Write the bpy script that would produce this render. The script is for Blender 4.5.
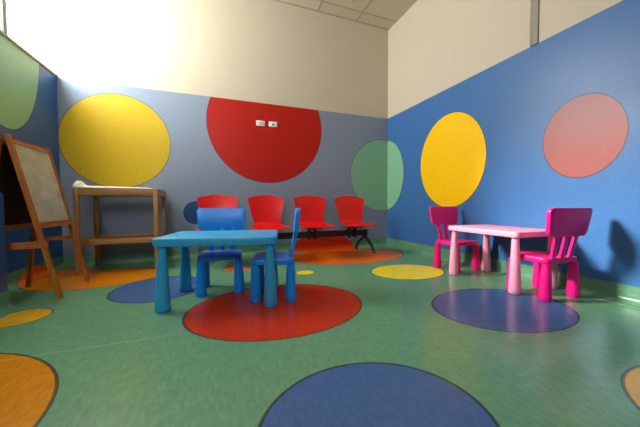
import bpy, bmesh, math
from mathutils import Vector, Matrix

PI = math.pi
C = bpy.context.scene.collection
for o in list(bpy.data.objects):
    bpy.data.objects.remove(o)

# ------------------------------------------------------------------ camera
def make_camera():
    cam = bpy.data.cameras.new('camera')
    cam.sensor_width = 36.0
    cam.lens = 271.84 / 640 * 36
    cam.clip_start = 0.02
    o = bpy.data.objects.new('camera', cam)
    C.objects.link(o)
    yaw, pitch, roll = 0.35826, 0.03544, -0.00358
    f = Vector((math.sin(yaw)*math.cos(pitch), math.cos(yaw)*math.cos(pitch), -math.sin(pitch)))
    r = Vector((math.cos(yaw), -math.sin(yaw), 0))
    u = r.cross(f)
    r2 = r*math.cos(roll) + u*math.sin(roll)
    u2 = -r*math.sin(roll) + u*math.cos(roll)
    m = Matrix.Identity(4)
    for i in range(3):
        m[i][0], m[i][1], m[i][2] = r2[i], u2[i], -f[i]
    m[0][3], m[1][3], m[2][3] = 0, 0, 0.6977
    o.matrix_world = m
    bpy.context.scene.camera = o
make_camera()

# ------------------------------------------------------------------ world, exposure
sc = bpy.context.scene
w = bpy.data.worlds.new('World'); sc.world = w
w.use_nodes = True
bg = w.node_tree.nodes['Background']
bg.inputs['Color'].default_value = (0.93, 0.97, 1.0, 1)
bg.inputs['Strength'].default_value = 31.0
sc.view_settings.view_transform = 'Standard'
sc.view_settings.look = 'None'
sc.view_settings.exposure = 0.14
sc.view_settings.gamma = 1.0
sc.view_settings.use_curve_mapping = False
sc.cycles.max_bounces = 10
sc.cycles.diffuse_bounces = 6

sun = bpy.data.lights.new('hazy_sun', 'SUN')
sun.energy = 7.0; sun.angle = math.radians(9); sun.color = (1.0, 0.96, 0.88)
so = bpy.data.objects.new('hazy_sun', sun); C.objects.link(so)
so.rotation_euler = Vector((1.0, -0.44, -0.54)).to_track_quat('-Z', 'Y').to_euler()

# ------------------------------------------------------------------ room numbers
YB, XL, XR = 3.88, -1.650, 2.66
YF = -2.0
ZP, ZC, ZK = 2.105, 3.55, 0.126
XO = XL - 0.25                       # outer face of the left wall

# daylight portals (they only steer the sampling of the sky through the panes)
def portal(y0, y1, z0, z1, x, front=False):
    l = bpy.data.lights.new('window_portal', 'AREA')
    l.shape = 'RECTANGLE'; l.size = z1-z0; l.size_y = y1-y0
    l.cycles.is_portal = True
    o = bpy.data.objects.new('window_portal', l)
    o.location = (x, (y0+y1)/2, (z0+z1)/2)
    o.rotation_euler = (0, -PI/2, 0)
    if front:                        # added unseen window behind the camera: y0, y1 run along x, x is its depth
        o.location = ((y0+y1)/2, x, (z0+z1)/2); l.size, l.size_y = y1-y0, z1-z0
        o.rotation_euler = (PI/2, 0, 0)
    C.objects.link(o)
portal(2.50, YB, ZP+0.03, ZC-0.03, XL-0.2)
portal(-1.5, -0.93, ZP, ZC-0.04, YF-0.2, True)

# ------------------------------------------------------------------ node helpers
def srgb(r, g, b):
    f = lambda c: (c/255/12.92) if c/255 <= 0.04045 else ((c/255+0.055)/1.055)**2.4
    return (f(r), f(g), f(b), 1)

def new_mat(name):
    m = bpy.data.materials.new(name); m.use_nodes = True
    return m, m.node_tree, m.node_tree.nodes['Principled BSDF']

def mth(nt, op, a, b=None, c=None):
    n = nt.nodes.new('ShaderNodeMath'); n.operation = op
    for i, v in enumerate((a, b, c)):
        if v is None: continue
        if isinstance(v, (int, float)): n.inputs[i].default_value = v
        else: nt.links.new(v, n.inputs[i])
    return n.outputs[0]

def mixc(nt, fac, a, b, mode='MIX'):
    n = nt.nodes.new('ShaderNodeMix'); n.data_type = 'RGBA'; n.blend_type = mode
    for s, v in ((n.inputs[0], fac), (n.inputs[6], a), (n.inputs[7], b)):
        if isinstance(v, (int, float)): s.default_value = v
        elif isinstance(v, tuple): s.default_value = v
        else: nt.links.new(v, s)
    return n.outputs[2]

def position(nt):
    g = nt.nodes.new('ShaderNodeNewGeometry')
    s = nt.nodes.new('ShaderNodeSeparateXYZ')
    nt.links.new(g.outputs['Position'], s.inputs[0])
    return g.outputs['Position'], s.outputs[0], s.outputs[1], s.outputs[2]

def noise(nt, vec, scale, detail=4, rough=0.6, stretch=None):
    if stretch:
        mp = nt.nodes.new('ShaderNodeMapping'); mp.inputs['Scale'].default_value = stretch
        nt.links.new(vec, mp.inputs[0]); vec = mp.outputs[0]
    n = nt.nodes.new('ShaderNodeTexNoise')
    n.inputs['Scale'].default_value = scale; n.inputs['Detail'].default_value = detail
    n.inputs['Roughness'].default_value = rough
    nt.links.new(vec, n.inputs['Vector'])
    return n.outputs[0]

def ramp(nt, fac, p0, p1, c0=(0,0,0,1), c1=(1,1,1,1)):
    n = nt.nodes.new('ShaderNodeValToRGB')
    n.color_ramp.elements[0].position = p0; n.color_ramp.elements[0].color = c0
    n.color_ramp.elements[1].position = p1; n.color_ramp.elements[1].color = c1
    nt.links.new(fac, n.inputs[0])
    return n.outputs[0]

def bump(nt, h, bs, strength, dist=0.002):
    b = nt.nodes.new('ShaderNodeBump'); b.inputs['Strength'].default_value = strength
    b.inputs['Distance'].default_value = dist
    nt.links.new(h, b.inputs['Height']); nt.links.new(b.outputs[0], bs.inputs['Normal'])

def disc(nt, col, u, v, cu, cv, ru, rv, colour, edge=0.006, line=(0.02, 0.018, 0.015, 1)):
    """Lay a coloured inlaid disc with a thin dark joint over col."""
    a = mth(nt, 'MULTIPLY', mth(nt, 'SUBTRACT', u, cu), 1/ru)
    b = mth(nt, 'MULTIPLY', mth(nt, 'SUBTRACT', v, cv), 1/rv)
    d = mth(nt, 'SQRT', mth(nt, 'ADD', mth(nt, 'MULTIPLY', a, a), mth(nt, 'MULTIPLY', b, b)))
    col = mixc(nt, mth(nt, 'LESS_THAN', d, 1.0), col, colour)
    r = (ru+rv)/2
    ring = mth(nt, 'LESS_THAN', mth(nt, 'ABSOLUTE', mth(nt, 'SUBTRACT', d, 1.0)), edge/r*0.5)
    return mixc(nt, mth(nt, 'MULTIPLY', ring, 0.75), col, line)

# base colours of the vinyl
GREEN = (0.14, 0.33, 0.195, 1)
RED = (0.58, 0.035, 0.002, 1)
WRED = (0.43, 0.008, 0.001, 1)
ORANGE = (0.85, 0.165, 0.006, 1)
AMBER = (0.66, 0.25, 0.003, 1)
BLUE = (0.058, 0.135, 0.34, 1)
YELLOW = (0.95, 0.76, 0.001, 1)
OCHRE = (0.75, 0.42, 0.015, 1)

# ------------------------------------------------------------------ vinyl floor material
FLOOR_DISCS = [
    (0.378, 1.832, 0.588, 0.474, RED),
    (0.464, 0.718, 0.383, 0.326, BLUE),
    (1.779, 1.274, 0.479, 0.359, BLUE),
    (1.820, 2.293, 0.393, 0.296, YELLOW),
    (1.646, 3.300, 0.790, 0.530, ORANGE),
    (-0.465, 2.592, 0.350, 0.365, BLUE),
    (-1.161, 2.211, 0.144, 0.144, OCHRE),
    (-1.280, 1.088, 0.728, 0.681, AMBER),
    (-1.070, 3.150, 0.545, 0.370, (0.74, 0.235, 0.003, 1)),
    (0.175, 3.030, 0.145, 0.125, ORANGE),
    (0.820, 2.626, 0.095, 0.080, YELLOW),
    (1.630, 0.167, 0.423, 0.423, OCHRE),
]
def floor_material(name, kind):
    m, nt, bs = new_mat(name)
    pos, x, y, z = position(nt)
    u, v = x, y
    if kind == 'left': u = mth(nt, 'SUBTRACT', x, z)
    if kind == 'right': u = mth(nt, 'ADD', x, z)
    if kind == 'back': v = mth(nt, 'ADD', y, z)
    col = GREEN
    if kind == 'floor': col = disc(nt, col, u, v, -1.47, 3.36, 0.29, 0.33, ORANGE, 0.0)
    for i, (cu, cv, ru, rv, c) in enumerate(FLOOR_DISCS):
        if kind == 'left' and i != 8: continue
        if kind == 'right': continue
        if kind == 'back' and i != 4: continue
        if kind == 'back': col = disc(nt, col, u, v, 1.50, 3.55, 0.66, 0.60, RED, 0.004)
        elif kind == 'left': col = disc(nt, col, u, v, -1.47, 3.36, 0.29, 0.33, ORANGE, 0.004)
        else: col = disc(nt, col, u, v, cu, cv, ru, rv, c, 0.012 if rv > 0.2 else 0.007)
    # fine directional flecks of sheet vinyl
    n1 = noise(nt, pos, 60, 3, 0.65, (1.0, 0.28, 1.0))
    n2 = noise(nt, pos, 22, 4, 0.6, (0.5, 1.2, 1.0))
    f1 = ramp(nt, n1, 0.35, 0.68, (0.89, 0.89, 0.88, 1), (1.10, 1.11, 1.08, 1))
    f2 = ramp(nt, n2, 0.3, 0.7, (0.94, 0.94, 0.94, 1), (1.06, 1.06, 1.05, 1))
    col = mixc(nt, 1.0, col, f1, 'MULTIPLY')
    col = mixc(nt, 1.0, col, f2, 'MULTIPLY')
    if kind == 'floor':
        # pale weld seam between two sheets
        wob = mth(nt, 'MULTIPLY', noise(nt, pos, 3.0, 2), 0.012)
        s = mth(nt, 'ABSOLUTE', mth(nt, 'SUBTRACT', mth(nt, 'ADD', y, wob), 1.625))
        seam = mth(nt, 'LESS_THAN', s, 0.0045)
        lim = mth(nt, 'LESS_THAN', x, -0.23)
        col = mixc(nt, mth(nt, 'MULTIPLY', mth(nt, 'MULTIPLY', seam, lim), 0.28), col, (0.45, 0.5, 0.35, 1))
    nt.links.new(col, bs.inputs['Base Color'])
    bs.inputs['Specular IOR Level'].default_value = 0.30
    sm = noise(nt, pos, 2.5, 3)
    rr = ramp(nt, sm, 0.3, 0.7, (0.20, 0.20, 0.20, 1), (0.25, 0.25, 0.25, 1))
    nt.links.new(rr, bs.inputs['Roughness'])
    bump(nt, n1, bs, 0.06, 0.001)
    return m

# ------------------------------------------------------------------ wall materials
def wall_material(name, base, plane, discs, rough, fleck=0.12, scale=90):
    m, nt, bs = new_mat(name)
    pos, x, y, z = position(nt)
    u = x if plane == 'x' else y
    col = base
    for (cu, cv, ru, rv, c) in discs:
        col = disc(nt, col, u, z, cu, cv, ru, rv, c, 0.007)
    n1 = noise(nt, pos, scale, 3, 0.7)
    f = ramp(nt, n1, 0.32, 0.68, (1-fleck,)*3+(1,), (1+fleck,)*3+(1,))
    col = mixc(nt, 1.0, col, f, 'MULTIPLY')
    nt.links.new(col, bs.inputs['Base Color'])
    bs.inputs['Roughness'].default_value = rough
    bs.inputs['Specular IOR Level'].default_value = 0.32
    n2 = noise(nt, pos, 7, 3, 0.6)
    bump(nt, mth(nt, 'ADD', n1, mth(nt, 'MULTIPLY', n2, 1.0)), bs, 0.10, 0.002)
    return m

SAGE = (0.23, 0.47, 0.28, 1)
back_vinyl = wall_material('grey_blue_vinyl', (0.23, 0.275, 0.35, 1), 'x', [
    (-1.102, 1.447, 0.553, 0.551, (0.56, 0.37, 0.0, 1)),
    (0.677, 1.801, 0.802, 0.802, WRED),
    (2.560, 1.164, 0.588, 0.588, SAGE),
    (-0.271, 0.588, 0.147, 0.147, (0.012, 0.06, 0.19, 1)),
    (1.500, -0.33, 0.66, 0.60, RED)], 0.42, 0.16, 110)
right_vinyl = wall_material('blue_vinyl', (0.045, 0.150, 0.37, 1), 'y', [
    (3.958, 1.169, 0.499, 0.584, SAGE),
    (2.589, 1.220, 0.497, 0.573, (0.95, 0.56, 0.0, 1)),
    (1.293, 1.216, 0.264, 0.319, (0.35, 0.09, 0.075, 1))], 0.34, 0.10, 70)
left_vinyl = wall_material('deep_blue_vinyl', (0.022, 0.10, 0.32, 1), 'y', [
    (3.094, 2.218, 0.478, 0.877, SAGE)], 0.36, 0.10, 70)

def simple(name, col, rough=0.5, spec=0.5, var=0.06, scale=30, bmp=0.03, metal=0.0, coat=0.0):
    m, nt, bs = new_mat(name)
    pos, x, y, z = position(nt)
    tc = nt.nodes.new('ShaderNodeTexCoord').outputs['Object']
    n = noise(nt, tc, scale, 3)
    f = ramp(nt, n, 0.3, 0.7, (1-var,)*3+(1,), (1+var,)*3+(1,))
    c = mixc(nt, 1.0, col, f, 'MULTIPLY')
    nt.links.new(c, bs.inputs['Base Color'])
    bs.inputs['Roughness'].default_value = rough
    bs.inputs['Specular IOR Level'].default_value = spec
    bs.inputs['Metallic'].default_value = metal
    bs.inputs['Coat Weight'].default_value = coat
    if bmp: bump(nt, n, bs, bmp, 0.001)
    return m

def wood(name, c0, c1, axis=2, rough=0.45):
    m, nt, bs = new_mat(name)
    tc = nt.nodes.new('ShaderNodeTexCoord').outputs['Object']
    st = [14, 14, 14]; st[axis] = 1.2
    n = noise(nt, tc, 3.0, 6, 0.65, tuple(st))
    c = ramp(nt, n, 0.3, 0.72, c0, c1)
    nt.links.new(c, bs.inputs['Base Color'])
    bs.inputs['Roughness'].default_value = rough
    bump(nt, n, bs, 0.08, 0.001)
    return m

M = {
 'cream': simple('cream_paint', (0.56, 0.485, 0.355, 1), 0.6, 0.35, 0.015, 6, 0.02),
 'ceil': simple('ceiling_tile', (0.60, 0.53, 0.38, 1), 0.9, 0.2, 0.04, 120, 0.05),
 'tee': simple('ceiling_tee', (0.42, 0.37, 0.27, 1), 0.6, 0.3, 0.02),
 'strip': simple('grey_channel', (0.26, 0.22, 0.16, 1), 0.5, 0.4, 0.05),
 'sill': simple('tan_sill', (0.30, 0.25, 0.17, 1), 0.5, 0.4, 0.06),
 'frame': simple('white_frame', (0.75, 0.75, 0.72, 1), 0.4, 0.5, 0.02),
 'gasket': simple('grey_gasket', (0.12, 0.13, 0.15, 1), 0.5, 0.5, 0.02),
 'weld': simple('pale_weld', (0.30, 0.42, 0.28, 1), 0.6, 0.5, 0.05),
 'turq': simple('turquoise_plastic', (0.03, 0.38, 0.68, 1), 0.40, 0.5, 0.02, 20, 0.02),
 'blue': simple('blue_plastic', (0.003, 0.28, 0.85, 1), 0.36, 0.5, 0.02, 20, 0.02),
 'pink': simple('pale_pink_plastic', (0.95, 0.36, 0.50, 1), 0.36, 0.5, 0.02, 20, 0.02),
 'magenta': simple('magenta_plastic', (0.82, 0.004, 0.20, 1), 0.36, 0.5, 0.02, 20, 0.02),
 'foot': simple('dark_foot', (0.012, 0.012, 0.02, 1), 0.7),
 'redp': simple('red_plastic', (0.66, 0.004, 0.003, 1), 0.33, 0.5, 0.02, 20, 0.02),
 'steel': simple('black_steel', (0.012, 0.010, 0.010, 1), 0.4, 0.5, 0.1),
 'easel': wood('orange_wood', (0.34, 0.085, 0.008, 1), (0.62, 0.20, 0.02, 1), 2),
 'easel_h': wood('orange_wood_rail', (0.34, 0.08, 0.008, 1), (0.60, 0.18, 0.02, 1), 1),
 'beech': wood('beech_wood', (0.34, 0.165, 0.045, 1), (0.52, 0.27, 0.085, 1), 2),
 'beech_h': wood('beech_wood_rail', (0.34, 0.165, 0.045, 1), (0.52, 0.27, 0.085, 1), 0),
 'board': simple('slate_board', (0.05, 0.022, 0.010, 1), 0.75, 0.3, 0.2),
 'pad': simple('cream_vinyl_pad', (0.80, 0.77, 0.60, 1), 0.5, 0.4, 0.04),
 'plate': simple('white_plate', (0.78, 0.76, 0.70, 1), 0.35, 0.5, 0.01),
 'rocker': simple('pale_rocker', (0.5, 0.5, 0.44, 1)),
 'mark': simple('grey_socket', (0.20, 0.20, 0.17, 1), 0.5),
 'brass': simple('brass_sprinkler', (0.45, 0.40, 0.22, 1), 0.35, 0.5, 0.05, 30, 0.0, 0.7),
}
# whiteboard with wiped marker smears
m, nt, bs = new_mat('smeared_whiteboard')
tc = nt.nodes.new('ShaderNodeTexCoord').outputs['Object']
n = noise(nt, tc, 5, 6, 0.7, (1, 1, 2.2)); n2 = noise(nt, tc, 16, 5, 0.7, (1, 2.5, 1))
c = ramp(nt, n, 0.32, 0.7, (0.40, 0.38, 0.27, 1), (0.66, 0.64, 0.50, 1))
c = mixc(nt, ramp(nt, n2, 0.5, 0.72), c, (0.44, 0.46, 0.40, 1))
nt.links.new(c, bs.inputs['Base Color']); bs.inputs['Roughness'].default_value = 0.45
M['white'] = m
# window glass
m, nt, bs = new_mat('window_glass')
tr = nt.nodes.new('ShaderNodeBsdfTransparent'); gl = nt.nodes.new('ShaderNodeBsdfGlossy')
gl.inputs['Roughness'].default_value = 0.02
mx = nt.nodes.new('ShaderNodeMixShader'); mx.inputs[0].default_value = 0.05
nt.links.new(tr.outputs[0], mx.inputs[1]); nt.links.new(gl.outputs[0], mx.inputs[2])
nt.links.new(mx.outputs[0], nt.nodes['Material Output'].inputs[0])
M['glass'] = m

# ------------------------------------------------------------------ mesh helpers
def obj(name, bm, mats, parent=None, smooth=True, angle=35):
    bmesh.ops.recalc_face_normals(bm, faces=bm.faces[:])
    if smooth:
        for f in bm.faces: f.smooth = True
        lim = math.radians(angle)
        for e in bm.edges:
            if len(e.link_faces) == 2 and e.calc_face_angle(0) > lim: e.smooth = False
    me = bpy.data.meshes.new(name); bm.to_mesh(me); bm.free()
    for mm in (mats if isinstance(mats, (list, tuple)) else [mats]): me.materials.append(mm)
    o = bpy.data.objects.new(name, me); C.objects.link(o)
    if parent: o.parent = parent
    return o

def thing(name, label, cat, loc=(0,0,0), rotz=0, group=None):
    o = bpy.data.objects.new(name, None); C.objects.link(o)
    o.empty_display_size = 0.1
    o.location = loc; o.rotation_euler = (0, 0, rotz)
    o['label'] = label; o['category'] = cat
    if group: o['group'] = group
    return o

def tag(o, label, cat, group=None):
    o['label'] = label; o['category'] = cat
    if group: o['group'] = group
    return o

def struct(name, bm, mats, parent=None, smooth=True):
    o = obj(name, bm, mats, parent, smooth)
    if parent is None: o['kind'] = 'structure'
    return o

def dup(root, loc, rotz, label, name=None):
    r = root.copy(); C.objects.link(r)
    r.location = loc; r.rotation_euler = (0, 0, rotz); r['label'] = label
    for ch in list(root.children):
        c = ch.copy(); C.objects.link(c); c.parent = r
        for g in list(ch.children):
            d = g.copy(); C.objects.link(d); d.parent = c
    return r

def box(bm, x0, x1, y0, y1, z0, z1, bev=0.0, mat=0, seg=2):
    r = bmesh.ops.create_cube(bm, size=1.0)
    vs = r['verts']
    for v in vs:
        v.co = Vector(((x0+x1)/2 + v.co.x*(x1-x0), (y0+y1)/2 + v.co.y*(y1-y0), (z0+z1)/2 + v.co.z*(z1-z0)))
    fs = set(f for v in vs for f in v.link_faces)
    for f in fs: f.material_index = mat
    if bev:
        es = list(set(e for v in vs for e in v.link_edges))
        bmesh.ops.bevel(bm, geom=es, offset=bev, segments=seg, affect='EDGES', profile=0.5)
    return vs

def bar(bm, p, q, w, d, side=Vector((0, 1, 0)), bev=0.003):
    """Square bar from p to q; w across `side`, d across the third direction."""
    p, q = Vector(p), Vector(q)
    a = (q-p).normalized(); s = (side - a*side.dot(a)).normalized(); t = a.cross(s)
    L = (q-p).length
    r = bmesh.ops.create_cube(bm, size=1.0); vs = r['verts']
    for v in vs:
        v.co = (p+q)/2 + s*(v.co.x*w) + t*(v.co.y*d) + a*(v.co.z*L)
    if bev:
        es = list(set(e for v in vs for e in v.link_edges))
        bmesh.ops.bevel(bm, geom=es, offset=bev, segments=2, affect='EDGES', profile=0.5)

def lathe(bm, prof, cx=0, cy=0, seg=28, sx=1, sy=1):
    rings = []
    for (r, z, ox, oy) in prof:
        rings.append([bm.verts.new((cx+ox+math.cos(2*PI*i/seg)*r*sx, cy+oy+math.sin(2*PI*i/seg)*r*sy, z)) for i in range(seg)])
    for a, b in zip(rings, rings[1:]):
        for i in range(seg):
            bm.faces.new((a[i], a[(i+1) % seg], b[(i+1) % seg], b[i]))
    bm.faces.new(rings[0][::-1]); bm.faces.new(rings[-1])

def rrect(w, d, r, n=6):
    pts = []
    for sx, sy, a0 in ((1, 1, 0), (-1, 1, 90), (-1, -1, 180), (1, -1, 270)):
        for i in range(n+1):
            a = math.radians(a0 + 90*i/n)
            pts.append((sx*(w/2-r)+r*math.cos(a), sy*(d/2-r)+r*math.sin(a)))
    return pts

def slab(bm, pts, z0, z1, e=0.006):
    """Rounded-edge slab from a 2D outline: rings that draw in towards the faces."""
    cx = sum(p[0] for p in pts)/len(pts); cy = sum(p[1] for p in pts)/len(pts)
    rings = []
    prof = [(e, z0), (e*0.3, z0+e*0.3), (0, z0+e), (0, z1-e), (e*0.3, z1-e*0.3), (e, z1)]
    n = len(pts)
    nrm = []
    for i in range(n):
        a = Vector(pts[i-1]); b = Vector(pts[(i+1) % n]); t = (b-a).normalized()
        nrm.append(Vector((t.y, -t.x)))
    for off, z in prof:
        rings.append([bm.verts.new((pts[i][0]-nrm[i].x*off, pts[i][1]-nrm[i].y*off, z)) for i in range(n)])
    for a, b in zip(rings, rings[1:]):
        for i in range(n):
            bm.faces.new((a[i], a[(i+1) % n], b[(i+1) % n], b[i]))
    bm.faces.new(rings[0][::-1]); bm.faces.new(rings[-1])

# ------------------------------------------------------------------ the room
T = 0.2
bm = bmesh.new(); box(bm, XO, XR+T, YF-T, YB+T, -0.15, 0)
struct('floor', bm, floor_material('green_vinyl_floor', 'floor'), smooth=False)
bm = bmesh.new(); box(bm, XO, XR+T, YF-T, YB+T, ZC, ZC+0.15)
struct('ceiling', bm, M['ceil'], smooth=False)
def two_tone(x0, x1, y0, y1):
    bm = bmesh.new(); box(bm, x0, x1, y0, y1, 0, ZP, mat=0); box(bm, x0, x1, y0, y1, ZP, ZC, mat=1)
    return bm
struct('wall_back', two_tone(XO, XR+T, YB, YB+T), [back_vinyl, M['cream']], smooth=False)
struct('wall_right', two_tone(XR, XR+T, YF, YB), [right_vinyl, M['cream']], smooth=False)
bm = bmesh.new(); box(bm, XO, XR+T, YF-T, YF, 0, ZP, mat=0)
for x0, x1, z0 in ((XO, -1.5, ZP), (-0.93, XR+T, ZP), (-1.5, -0.93, ZC-0.04)): box(bm, x0, x1, YF-T, YF, z0, ZC, mat=1)
struct('wall_front', bm, [left_vinyl, M['cream']], smooth=False)
bm = bmesh.new()
for x0, x1, z0, z1 in ((-1.5, -1.465, ZP, ZC-0.04), (-0.965, -0.93, ZP, ZC-0.04), (-1.465, -0.965, ZP, ZP+0.035), (-1.465, -0.965, ZC-0.075, ZC-0.04)):
    box(bm, x0, x1, YF-0.15, YF-0.09, z0, z1)
o = struct('window_3', bm, M['frame'], smooth=False)  # unseen window, added so that daylight reaches the back wall from the front
bm = bmesh.new(); box(bm, -1.465, -0.965, YF-0.125, YF-0.119, ZP+0.035, ZC-0.075); obj('pane', bm, M['glass'], o, smooth=False)
bm = bmesh.new(); box(bm, XO, XL, YF, YB, 0, ZP)
for y0, y1, z0 in ((YF, YB, ZC-0.04), (YF, 2.50, ZP)): box(bm, XO, XL, y0, y1, z0, ZC if z0 > 3 else ZC-0.04, mat=1)
struct('wall_left', bm, [left_vinyl, M['cream']], smooth=False)
# low boxed-in run of wall under the window, nearer the camera
bm = bmesh.new(); box(bm, XL, -1.34, YF, 2.45, 0, 0.78, 0.01)
struct('wall_low', bm, [left_vinyl], smooth=True)

# coved skirting: vinyl turned up the wall
def cove(name, p0, p1, inward, mat, h=ZK, rad=0.05, t=0.004, weld=False):
    """p0->p1 along the wall foot, inward = unit vector into the room."""
    p0, p1, n = Vector(p0), Vector(p1), Vector(inward)
    prof = [(rad+0.03, 0.0015)]
    for i in range(9):
        a = PI/2*i/8
        prof.append((rad - rad*math.sin(a)+t, rad - rad*math.cos(a)+0.0015))
    prof += [(t, h), (0, h), (0, 0), (rad+0.03, 0)]
    bm = bmesh.new()
    A = [bm.verts.new(p0 + n*o + Vector((0, 0, z))) for o, z in prof]
    B = [bm.verts.new(p1 + n*o + Vector((0, 0, z))) for o, z in prof]
    k = len(prof)
    for i in range(k): bm.faces.new((A[i], A[(i+1) % k], B[(i+1) % k], B[i]))
    bm.faces.new(A[::-1]); bm.faces.new(B)
    o = struct(name, bm, mat)
    if weld:
        bm = bmesh.new()
        bar(bm, p0+n*(rad+0.032)+Vector((0, 0, 0.002)), p1+n*(rad+0.032)+Vector((0, 0, 0.002)), 0.005, 0.003, Vector((1, 0, 0)), 0)
        obj('weld_bead', bm, M['weld'], o)
    return o
cove('baseboard_back', (XL, YB, 0), (XR, YB, 0), (0, -1, 0), floor_material('green_vinyl_cove_back', 'back'))
cove('baseboard_right', (XR, YF, 0), (XR, YB, 0), (-1, 0, 0), floor_material('green_vinyl_cove_right', 'right'), weld=True)
LM = floor_material('green_vinyl_cove_left', 'left')
cove('baseboard_left', (XL, 2.45, 0), (XL, YB, 0), (1, 0, 0), LM)
cove('baseboard_low', (-1.34, YF, 0), (-1.34, 2.45, 0), (1, 0, 0), LM)
cove('baseboard_low_end', (-1.34, 2.45, 0), (XL, 2.45, 0), (0, 1, 0), LM)

# window band above the left wall
bm = bmesh.new(); box(bm, XO, XL+0.012, YF, YB, ZP, ZP+0.028, 0.004)
struct('trim_1', bm, M['sill'])
wz0, wz1 = ZP+0.028, ZC-0.04
def window(i, y0, y1):
    bm = bmesh.new()
    x0, x1 = XL-0.165, XL-0.10
    fw = 0.035
    box(bm, x0, x1, y0, y0+fw, wz0, wz1)
    if i > 1: box(bm, x0, x1, y1-fw, y1, wz0, wz1)
    box(bm, x0, x1, y0+fw, y1-fw, wz0, wz0+fw); box(bm, x0, x1, y0+fw, y1-fw, wz1-fw, wz1)
    o = struct('window_%d' % i, bm, M['frame'], smooth=False)
    bm = bmesh.new(); box(bm, x0+0.025, x0+0.031, y0+fw, y1-fw, wz0+fw, wz1-fw)
    obj('pane', bm, M['glass'], o, smooth=False)
    bm = bmesh.new(); box(bm, x1, x1+0.008, y0-0.008, y0+0.008, wz0, wz1)
    obj('gasket', bm, M['gasket'], o, smooth=False)
for i, (y0, y1) in enumerate(((3.30, YB-0.002), (2.502, 3.30))):
    window(i+1, y0, y1)

# vertical channel and panel joint on the right wall
bm = bmesh.new(); box(bm, XR-0.012, XR, 1.611, 1.677, ZP, ZC, 0.002)
struct('trim_2', bm, M['strip'])
bm = bmesh.new(); box(bm, XR-0.002, XR, 2.546, 2.551, ZP, ZC)
struct('trim_3', bm, simple('joint_filler', (0.60, 0.55, 0.45, 1), 0.7), smooth=False)

# suspended ceiling tees
bm = bmesh.new()
x = 2.045
while x > XL:
    box(bm, x-0.011, x+0.011, YF, YB, ZC-0.006, ZC); x -= 0.64
y = 3.665
while y > YF:
    box(bm, XL-0.2, XR, y-0.011, y+0.011, ZC-0.005, ZC); y -= 0.6
box(bm, XR-0.02, XR, YF, YB, ZC-0.008, ZC); box(bm, XL, XR, YB-0.02, YB, ZC-0.008, ZC)
struct('trim_4', bm, M['tee'], smooth=False)

# ------------------------------------------------------------------ ceiling sprinkler
t = thing('ceiling_sprinkler', 'small brass-toned sprinkler head on the ceiling tile near the back wall', 'sprinkler', (1.80, 3.47, ZC))
bm = bmesh.new(); lathe(bm, [(0.032, -0.006, 0, 0), (0.036, -0.002, 0, 0), (0.036, 0, 0, 0)])
obj('escutcheon', bm, M['plate'], t)
bm = bmesh.new(); lathe(bm, [(0.008, -0.04, 0, 0), (0.009, -0.006, 0, 0)], seg=14)
bar(bm, (0.014, 0, -0.006), (0.006, 0, -0.045), 0.004, 0.004, bev=0); bar(bm, (-0.014, 0, -0.006), (-0.006, 0, -0.045), 0.004, 0.004, bev=0)
obj('frame_arms', bm, M['brass'], t)
bm = bmesh.new(); lathe(bm, [(0.018, -0.049, 0, 0), (0.02, -0.045, 0, 0), (0.004, -0.043, 0, 0)], seg=18)
obj('deflector', bm, M['brass'], t)

# ------------------------------------------------------------------ wall plates in the red disc
def plate(x, z, label, kind):
    t = thing('switch_plate' if kind else 'socket_plate', label, 'switch' if kind else 'socket', (x, YB, z))
    bm = bmesh.new(); box(bm, -0.058, 0.058, -0.010, -0.0005, -0.037, 0.037, 0.003)
    obj('cover_plate', bm, M['plate'], t)
    if kind:
        for k, dz in enumerate((0.010, -0.010)):
            bm = bmesh.new(); box(bm, -0.040, 0.040, -0.014, -0.009, dz-0.005, dz+0.005, 0.001)
            obj('rocker', bm, M['rocker'], t)
    else:
        bm = bmesh.new(); box(bm, -0.013, 0.013, -0.013, -0.009, -0.014, 0.012, 0.001)
        obj('outlet', bm, M['mark'], t)
plate(0.571, 1.821, 'white wall plate in the red circle, the left one with two slim bars', 1)
plate(0.744, 1.824, 'white wall plate in the red circle, the right one with a dark centre', 0)

# ------------------------------------------------------------------ children's chairs
def chair_leg(sx, sy):
    bm = bmesh.new()
    x, y = sx*0.140, sy*0.125
    lathe(bm, [(0.036, 0.002, 0, 0), (0.041, 0.012, 0, 0), (0.0405, 0.03, 0, 0), (0.037, 0.10, -sx*0.001, 0), (0.032, 0.19, -sx*0.003, 0),
               (0.027, 0.262, -sx*0.004, 0)], x, y)
    return bm

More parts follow.
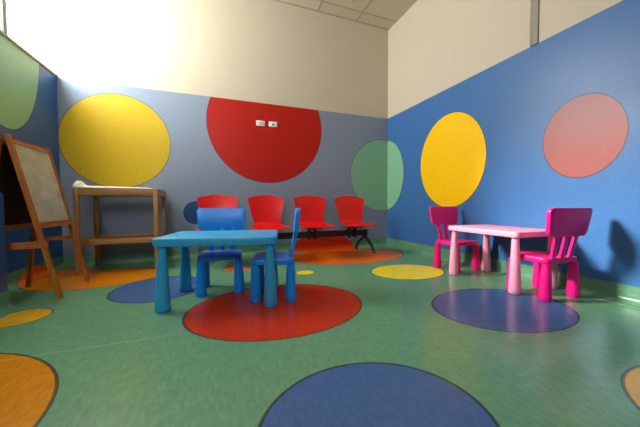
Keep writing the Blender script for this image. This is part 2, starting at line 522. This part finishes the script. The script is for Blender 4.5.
def make_chair(name, label, mat, loc, rotz, group, zs=1.0):
    t = thing(name, label, 'chair', loc, rotz, group)
    # seat: rounded slab with a shallow dish and an apron
    bm = bmesh.new()
    slab(bm, rrect(0.325, 0.296, 0.045), 0.264, 0.305, 0.008)
    obj('seat', bm, mat, t)
    for sx in (-1, 1):
        for sy in (-1, 1):
            leg = obj('leg', chair_leg(sx, sy), mat, t)
            bm = bmesh.new(); lathe(bm, [(0.031, 0.0, 0, 0), (0.033, 0.006, 0, 0)], sx*0.140, sy*0.125)
            obj('foot_pad', bm, M['foot'], leg)
    # three slats, each flat, leaning back in a slight curve
    for k in (-1, 0, 1):
        bm = bmesh.new(); rings = []
        for i in range(9):
            s = i/8; z = 0.285 + s*0.215; y = 0.126 + 0.036*s + 0.006*s*s
            wd = 0.023 - 0.003*math.sin(PI*s); th = 0.0125
            xx = k*(0.082+0.014*s)
            r = []
            for a in range(12):
                an = 2*PI*a/12
                cx = math.copysign(abs(math.cos(an))**0.6, math.cos(an)); cy = math.copysign(abs(math.sin(an))**0.6, math.sin(an))
                r.append(bm.verts.new((xx+cx*wd, y+cy*th, z)))
            rings.append(r)
        for a, b in zip(rings, rings[1:]):
            for i in range(12): bm.faces.new((a[i], a[(i+1) % 12], b[(i+1) % 12], b[i]))
        bm.faces.new(rings[0][::-1]); bm.faces.new(rings[-1])
        obj('slat', bm, mat, t)
    # backrest panel: wider at the top, rounded corners, gently bowed
    H, wt, wb = 0.205, 0.41, 0.38
    out = []
    rt, rb, n = 0.035, 0.05, 6
    for cx, cz, a0, r in ((wt/2-rt, H-rt, 0, rt), (-wt/2+rt, H-rt, 90, rt), (-wb/2+rb, rb, 180, rb), (wb/2-rb, rb, 270, rb)):
        for i in range(n+1):
            a = math.radians(a0+90*i/n); out.append((cx+r*math.cos(a), cz+r*math.sin(a)))
    bm = bmesh.new(); slab(bm, out, -0.015, 0.015, 0.008)
    # cut into columns so that the bow shows
    for xx in [i*0.03 for i in range(-6, 7)]:
        bmesh.ops.bisect_plane(bm, geom=bm.verts[:]+bm.edges[:]+bm.faces[:], plane_co=(xx+0.0001, 0, 0), plane_no=(1, 0, 0))
    for v in bm.verts:
        x, z, d = v.co.x, v.co.y, v.co.z
        zz = 0.460 + z
        y = 0.168 + 0.12*(zz-0.467) + d - 0.009*(x/0.19)**2
        v.co = Vector((x, y, zz))
    obj('backrest', bm, mat, t)
    return t

# ------------------------------------------------------------------ children's tables
def make_table(name, label, mat, loc, rotz, L, W, li, thick, rt, rb, group=None):
    t = thing(name, label, 'table', loc, rotz, group)
    H = 0.48
    bm = bmesh.new(); slab(bm, rrect(L, W, 0.035, 8), H-thick, H, 0.009)
    obj('tabletop', bm, mat, t)
    for sx in (-1, 1):
        for sy in (-1, 1):
            x, y = sx*(L/2-li), sy*(W/2-li)
            bm = bmesh.new()
            lathe(bm, [(rb-0.005, 0.003, 0, 0), (rb, 0.014, 0, 0), (rb-0.0005, 0.04, 0, 0), (rb*0.7+rt*0.3, 0.15, 0, 0), (rb*0.32+rt*0.68, 0.30, -sx*0.002, -sy*0.002),
                       (rt, H-thick+0.004, -sx*0.005, -sy*0.005)], x, y)
            leg = obj('leg', bm, mat, t)
            bm = bmesh.new(); lathe(bm, [(0.035, 0.0, 0, 0), (0.037, 0.006, 0, 0)], x, y)
            obj('foot_pad', bm, M['foot'], leg)
    return t

make_table('kids_table', 'turquoise plastic low children\'s table with thick conical legs', M['turq'],
           (0.036, 2.136, 0), -0.224, 0.787, 0.514, 0.046, 0.055, 0.026, 0.047)
make_table('kids_table', 'pale pink plastic low children\'s table against the blue wall', M['pink'],
           (2.354, 1.711, 0), PI/2-0.03, 0.69, 0.515, 0.046, 0.045, 0.024, 0.043)
make_chair('kids_chair', 'blue plastic child chair behind the turquoise table, facing the camera', M['blue'],
           (0.016, 2.350, 0), -0.08, 'blue children\'s chairs')
make_chair('kids_chair', 'blue plastic child chair at the right end of the turquoise table, seen side-on', M['blue'],
           (0.397, 2.066, 0), math.radians(-104.5), 'blue children\'s chairs')
make_chair('kids_chair', 'magenta child chair behind the pink table, below the yellow circle', M['magenta'],
           (2.388, 2.205, 0), 0.03, 'magenta children\'s chairs')
make_chair('kids_chair', 'magenta child chair at the near end of the pink table, back to the camera', M['magenta'],
           (2.330, 1.348, 0), PI-0.09, 'magenta children\'s chairs')

# ------------------------------------------------------------------ beam seating: four red shells
def shell_bm():
    NU, NV = 14, 22
    prof = []   # (y, z, halfwidth)
    for i in range(NV+1):
        s = i/NV
        if s < 0.46:                                  # seat pan, front to back
            q = s/0.46
            y = -0.43 + q*0.40
            z = 0.432 - 0.024*math.sin(PI*min(1, q*1.05))*1.0 - 0.02*(1-q)**3 + 0.0
            hw = 0.205 + 0.025*math.sin(PI*min(1, q*1.2)*0.9) - 0.050*(q**3)
            if q < 0.2: hw -= 0.035*(1-q/0.2)**2
        elif s < 0.58:                                # the turn
            q = (s-0.46)/0.12; a = q*PI/2*0.92
            y = -0.03 + 0.045*math.sin(a); z = 0.432 + 0.040*(1-math.cos(a)); hw = 0.176 - 0.004*q
        else:                                         # back
            q = (s-0.58)/0.42
            y = 0.015 + 0.085*q + 0.01*q*q; z = 0.470 + 0.345*q; hw = 0.172 + 0.070*q
            if q > 0.93: hw -= 0.010*((q-0.93)/0.07)**2
        prof.append((y, z, hw, s))
    bm = bmesh.new(); g = []
    for (y, z, hw, s) in prof:
        row = []
        for j in range(NU+1):
            u = -1 + 2*j/NU
            q = max(0, (s-0.5)/0.5)
            yy = y - 0.045*u*u*q
            zz = z - (0.042*u*u*q**4) + (0.012*u*u if s < 0.46 else 0)
            if s > 0.95: zz += 0.0
            row.append(bm.verts.new((u*hw, yy, zz)))
        g.append(row)
    for i in range(NV):
        for j in range(NU): bm.faces.new((g[i][j], g[i][j+1], g[i+1][j+1], g[i+1][j]))
    bmesh.ops.recalc_face_normals(bm, faces=bm.faces[:])
    bmesh.ops.solidify(bm, geom=bm.faces[:], thickness=0.012)
    return bm
bench = thing('beam_seating', 'row of four red moulded seats on one black steel beam by the back wall', 'bench', (0, 3.50, 0))
bm = bmesh.new(); box(bm, -0.30, 2.045, -0.03, 0.03, 0.240, 0.322, 0.004)
obj('beam', bm, M['steel'], bench)
for x in (0.0, 0.59, 1.19, 1.795):
    bm = shell_bm()
    for v in bm.verts: v.co.x += x
    s = obj('seat_shell', bm, M['redp'], bench, angle=50)
    bm = bmesh.new()
    box(bm, x-0.085, x+0.085, -0.20, 0.02, 0.368, 0.398, 0.004)
    for sx in (-0.045, 0.045):
        box(bm, x+sx-0.012, x+sx+0.012, -0.05, 0.045, 0.215, 0.38, 0.003)
    obj('bracket', bm, M['steel'], s)
def leg_frame(x):
    bm = bmesh.new()
    box(bm, x-0.035, x+0.02, -0.036, 0.036, 0.225, 0.320, 0.004)
    for y in (-0.20, 0.22):
        kx = 0.03 if y < 0 else -0.03
        bar(bm, (x, 0.0, 0.235), (x+kx*0.5, y*0.75, 0.115), 0.028, 0.026, Vector((1, 0, 0)))
        bar(bm, (x+kx*0.5, y*0.75, 0.125), (x+kx, y, 0.02), 0.022, 0.022, Vector((1, 0, 0)))
    o = obj('leg_frame', bm, M['steel'], bench)
    for y in (-0.20, 0.22):
        kx = 0.03 if y < 0 else -0.03
        bm = bmesh.new(); lathe(bm, [(0.030, 0.0, 0, 0), (0.030, 0.010, 0, 0), (0.017, 0.028, 0, 0), (0.013, 0.06, 0, 0)], x+kx, y, 18)
        obj('foot', bm, M['steel'], o)
leg_frame(2.015); leg_frame(-0.19)

# ------------------------------------------------------------------ changing table
t = thing('changing_table', 'open beech changing table with lower shelf by the back wall', 'changing table', (-0.962, 3.565, 0))
W2, D2, HT = 0.36, 0.25, 0.865
ps = 0.048
for sx in (-1, 1):
    for sy in (-1, 1):
        bm = bmesh.new(); x = sx*(W2-0.02); y = sy*(D2-0.024)
        box(bm, x-0.02, x+0.02, y-0.024, y+0.024, 0, HT-0.004, 0.003)
        obj('leg', bm, M['beech'], t)
for sy in (-1, 1):
    y = sy*(D2-0.014)
    bm = bmesh.new(); box(bm, -W2+0.04, W2-0.04, y-0.010, y+0.010, HT-0.075, HT, 0.003); obj('apron', bm, M['beech_h'], t)
    bm = bmesh.new(); box(bm, -W2+0.04, W2-0.04, y-0.010, y+0.010, 0.295, 0.350, 0.003); obj('shelf_rail', bm, M['beech_h'], t)
for sx in (-1, 1):
    x = sx*(W2-0.012)
    bm = bmesh.new(); box(bm, x-0.010, x+0.010, -D2+0.048, D2-0.048, HT-0.075, HT, 0.003); obj('apron', bm, M['beech_h'], t)
    bm = bmesh.new(); box(bm, x-0.010, x+0.010, -D2+0.048, D2-0.048, 0.295, 0.350, 0.003); obj('shelf_rail', bm, M['beech_h'], t)
bm = bmesh.new(); box(bm, -W2+0.022, W2-0.022, -D2+0.025, D2-0.025, HT-0.045, HT-0.030, 0.002); obj('top_board', bm, M['beech_h'], t)
bm = bmesh.new(); box(bm, -W2+0.022, W2-0.022, -D2+0.025, D2-0.025, 0.315, 0.330, 0.002); obj('shelf', bm, M['beech_h'], t)
# padded mat lying over the frame, with a small roll at its near left corner
bm = bmesh.new(); NX, NY = 60, 30; top = []; bot = []
for i in range(NX+1):
    q = i/NX; x = -0.372 + 0.66*q
    rt, rb = [], []
    for j in range(NY+1):
        u = -1+2*j/NY; y = u*0.25
        ed = (max(0.0, 1-abs(u)**8)*max(0.0, min(1, min(q, 1-q)*40)))**0.5
        hb = 0.048*math.exp(-((q-0.065)/0.060)**4)*math.exp(-((u+0.80)/0.22)**4)
        z = HT + 0.0015 + (0.027 - 0.017*q + hb)*ed
        rt.append(bm.verts.new((x, y, z))); rb.append(bm.verts.new((x, y, HT+0.001)))
    top.append(rt); bot.append(rb)
for i in range(NX):
    for j in range(NY):
        bm.faces.new((top[i][j], top[i+1][j], top[i+1][j+1], top[i][j+1]))
        bm.faces.new((bot[i][j], bot[i][j+1], bot[i+1][j+1], bot[i+1][j]))
for i in range(NX):
    bm.faces.new((top[i][0], bot[i][0], bot[i+1][0], top[i+1][0])); bm.faces.new((top[i][NY], top[i+1][NY], bot[i+1][NY], bot[i][NY]))
for j in range(NY):
    bm.faces.new((top[0][j], top[0][j+1], bot[0][j+1], bot[0][j])); bm.faces.new((top[NX][j], bot[NX][j], bot[NX][j+1], top[NX][j+1]))
pad = tag(obj('changing_mat', bm, M['pad'], None, angle=60), 'cream padded mat with a rolled corner lying on top of the wooden changing table', 'mat')
pad.location = (-0.962, 3.565, 0)

# ------------------------------------------------------------------ easel
t = thing('childrens_easel', 'orange wooden A-frame easel with whiteboard, by the left wall', 'easel', (-1.32, 2.79, 0))
O = Vector((-1.32, 2.79, 0))
F1, F2 = Vector((-1.117, 2.567, 0))-O, Vector((-1.122, 3.037, 0))-O
T1, T2 = Vector((-1.345, 2.512, 1.182))-O, Vector((-1.350, 2.990, 1.170))-O
R1, R2 = Vector((-1.519, 2.545, 0))-O, Vector((-1.524, 3.016, 0))-O
U1, U2 = Vector((-1.374, 2.480, 1.172))-O, Vector((-1.378, 2.965, 1.160))-O
YV = Vector((0, 1, 0))
def lerp(a, b, s): return a + (b-a)*s
for a, b in ((F1, T1), (F2, T2)):
    bm = bmesh.new(); bar(bm, a, b, 0.022, 0.022, YV); obj('front_post', bm, M['easel'], t)
for a, b in ((R1, U1), (R2, U2)):
    bm = bmesh.new(); bar(bm, a, b, 0.022, 0.026, YV); obj('rear_post', bm, M['easel'], t)
def rail(nm, A0, A1, B0, B1, za, w, d, s0=0, s1=1):
    p = lerp(A0, A1, (za-A0.z)/(A1.z-A0.z)); q = lerp(B0, B1, (za-B0.z)/(B1.z-B0.z))
    bm = bmesh.new(); bar(bm, lerp(p, q, s0), lerp(p, q, s1), w, d, (A1-A0).normalized()); return obj(nm, bm, M['easel_h'], t)
rail('rail', F1, T1, F2, T2, 1.146, 0.034, 0.020); rail('rail', F1, T1, F2, T2, 0.546, 0.040, 0.020)
rail('rail', R1, U1, R2, U2, 1.135, 0.034, 0.020); rail('rail', R1, U1, R2, U2, 0.53, 0.040, 0.020)
def board(nm, A0, A1, B0, B1, z0, z1, off, mat):
    p = [lerp(A0, A1, z0/A1.z), lerp(B0, B1, z0/B1.z), lerp(B0, B1, z1/B1.z), lerp(A0, A1, z1/A1.z)]
    h = (p[1]-p[0]).normalized()
    p = [p[0]+h*0.013, p[1]-h*0.013, p[2]-h*0.013, p[3]+h*0.013]
    n = (p[1]-p[0]).cross(p[3]-p[0]).normalized()
    bm = bmesh.new()
    a = [bm.verts.new(v+n*(off-0.003)) for v in p]; b = [bm.verts.new(v+n*(off+0.003)) for v in p]
    bm.faces.new(a[::-1]); bm.faces.new(b)
    for i in range(4): bm.faces.new((a[i], a[(i+1) % 4], b[(i+1) % 4], b[i]))
    return obj(nm, bm, mat, t, smooth=False)
board('whiteboard', F1, T1, F2, T2, 0.562, 1.132, 0.002, M['white'])['label'] = 'white smeared drawing surface'
board('chalkboard', R1, U1, R2, U2, 0.545, 1.12, 0.0, M['board'])['label'] = 'dark rear board'
# side braces that hold the two frames open
for (A0, A1, B0, B1, off, h, ex) in ((F1, T1, R1, U1, -0.021, 0.040, 0.035), (F2, T2, R2, U2, -0.021, 0.024, 0.0)):
    p = lerp(A0, A1, 0.41/A1.z); q = lerp(B0, B1, 0.41/B1.z)
    bm = bmesh.new(); bar(bm, (p.x+ex, p.y+off, 0.41), (q.x-0.02, q.y+off, 0.41), 0.014, h, YV)
    obj('brace', bm, M['easel_h'], t)
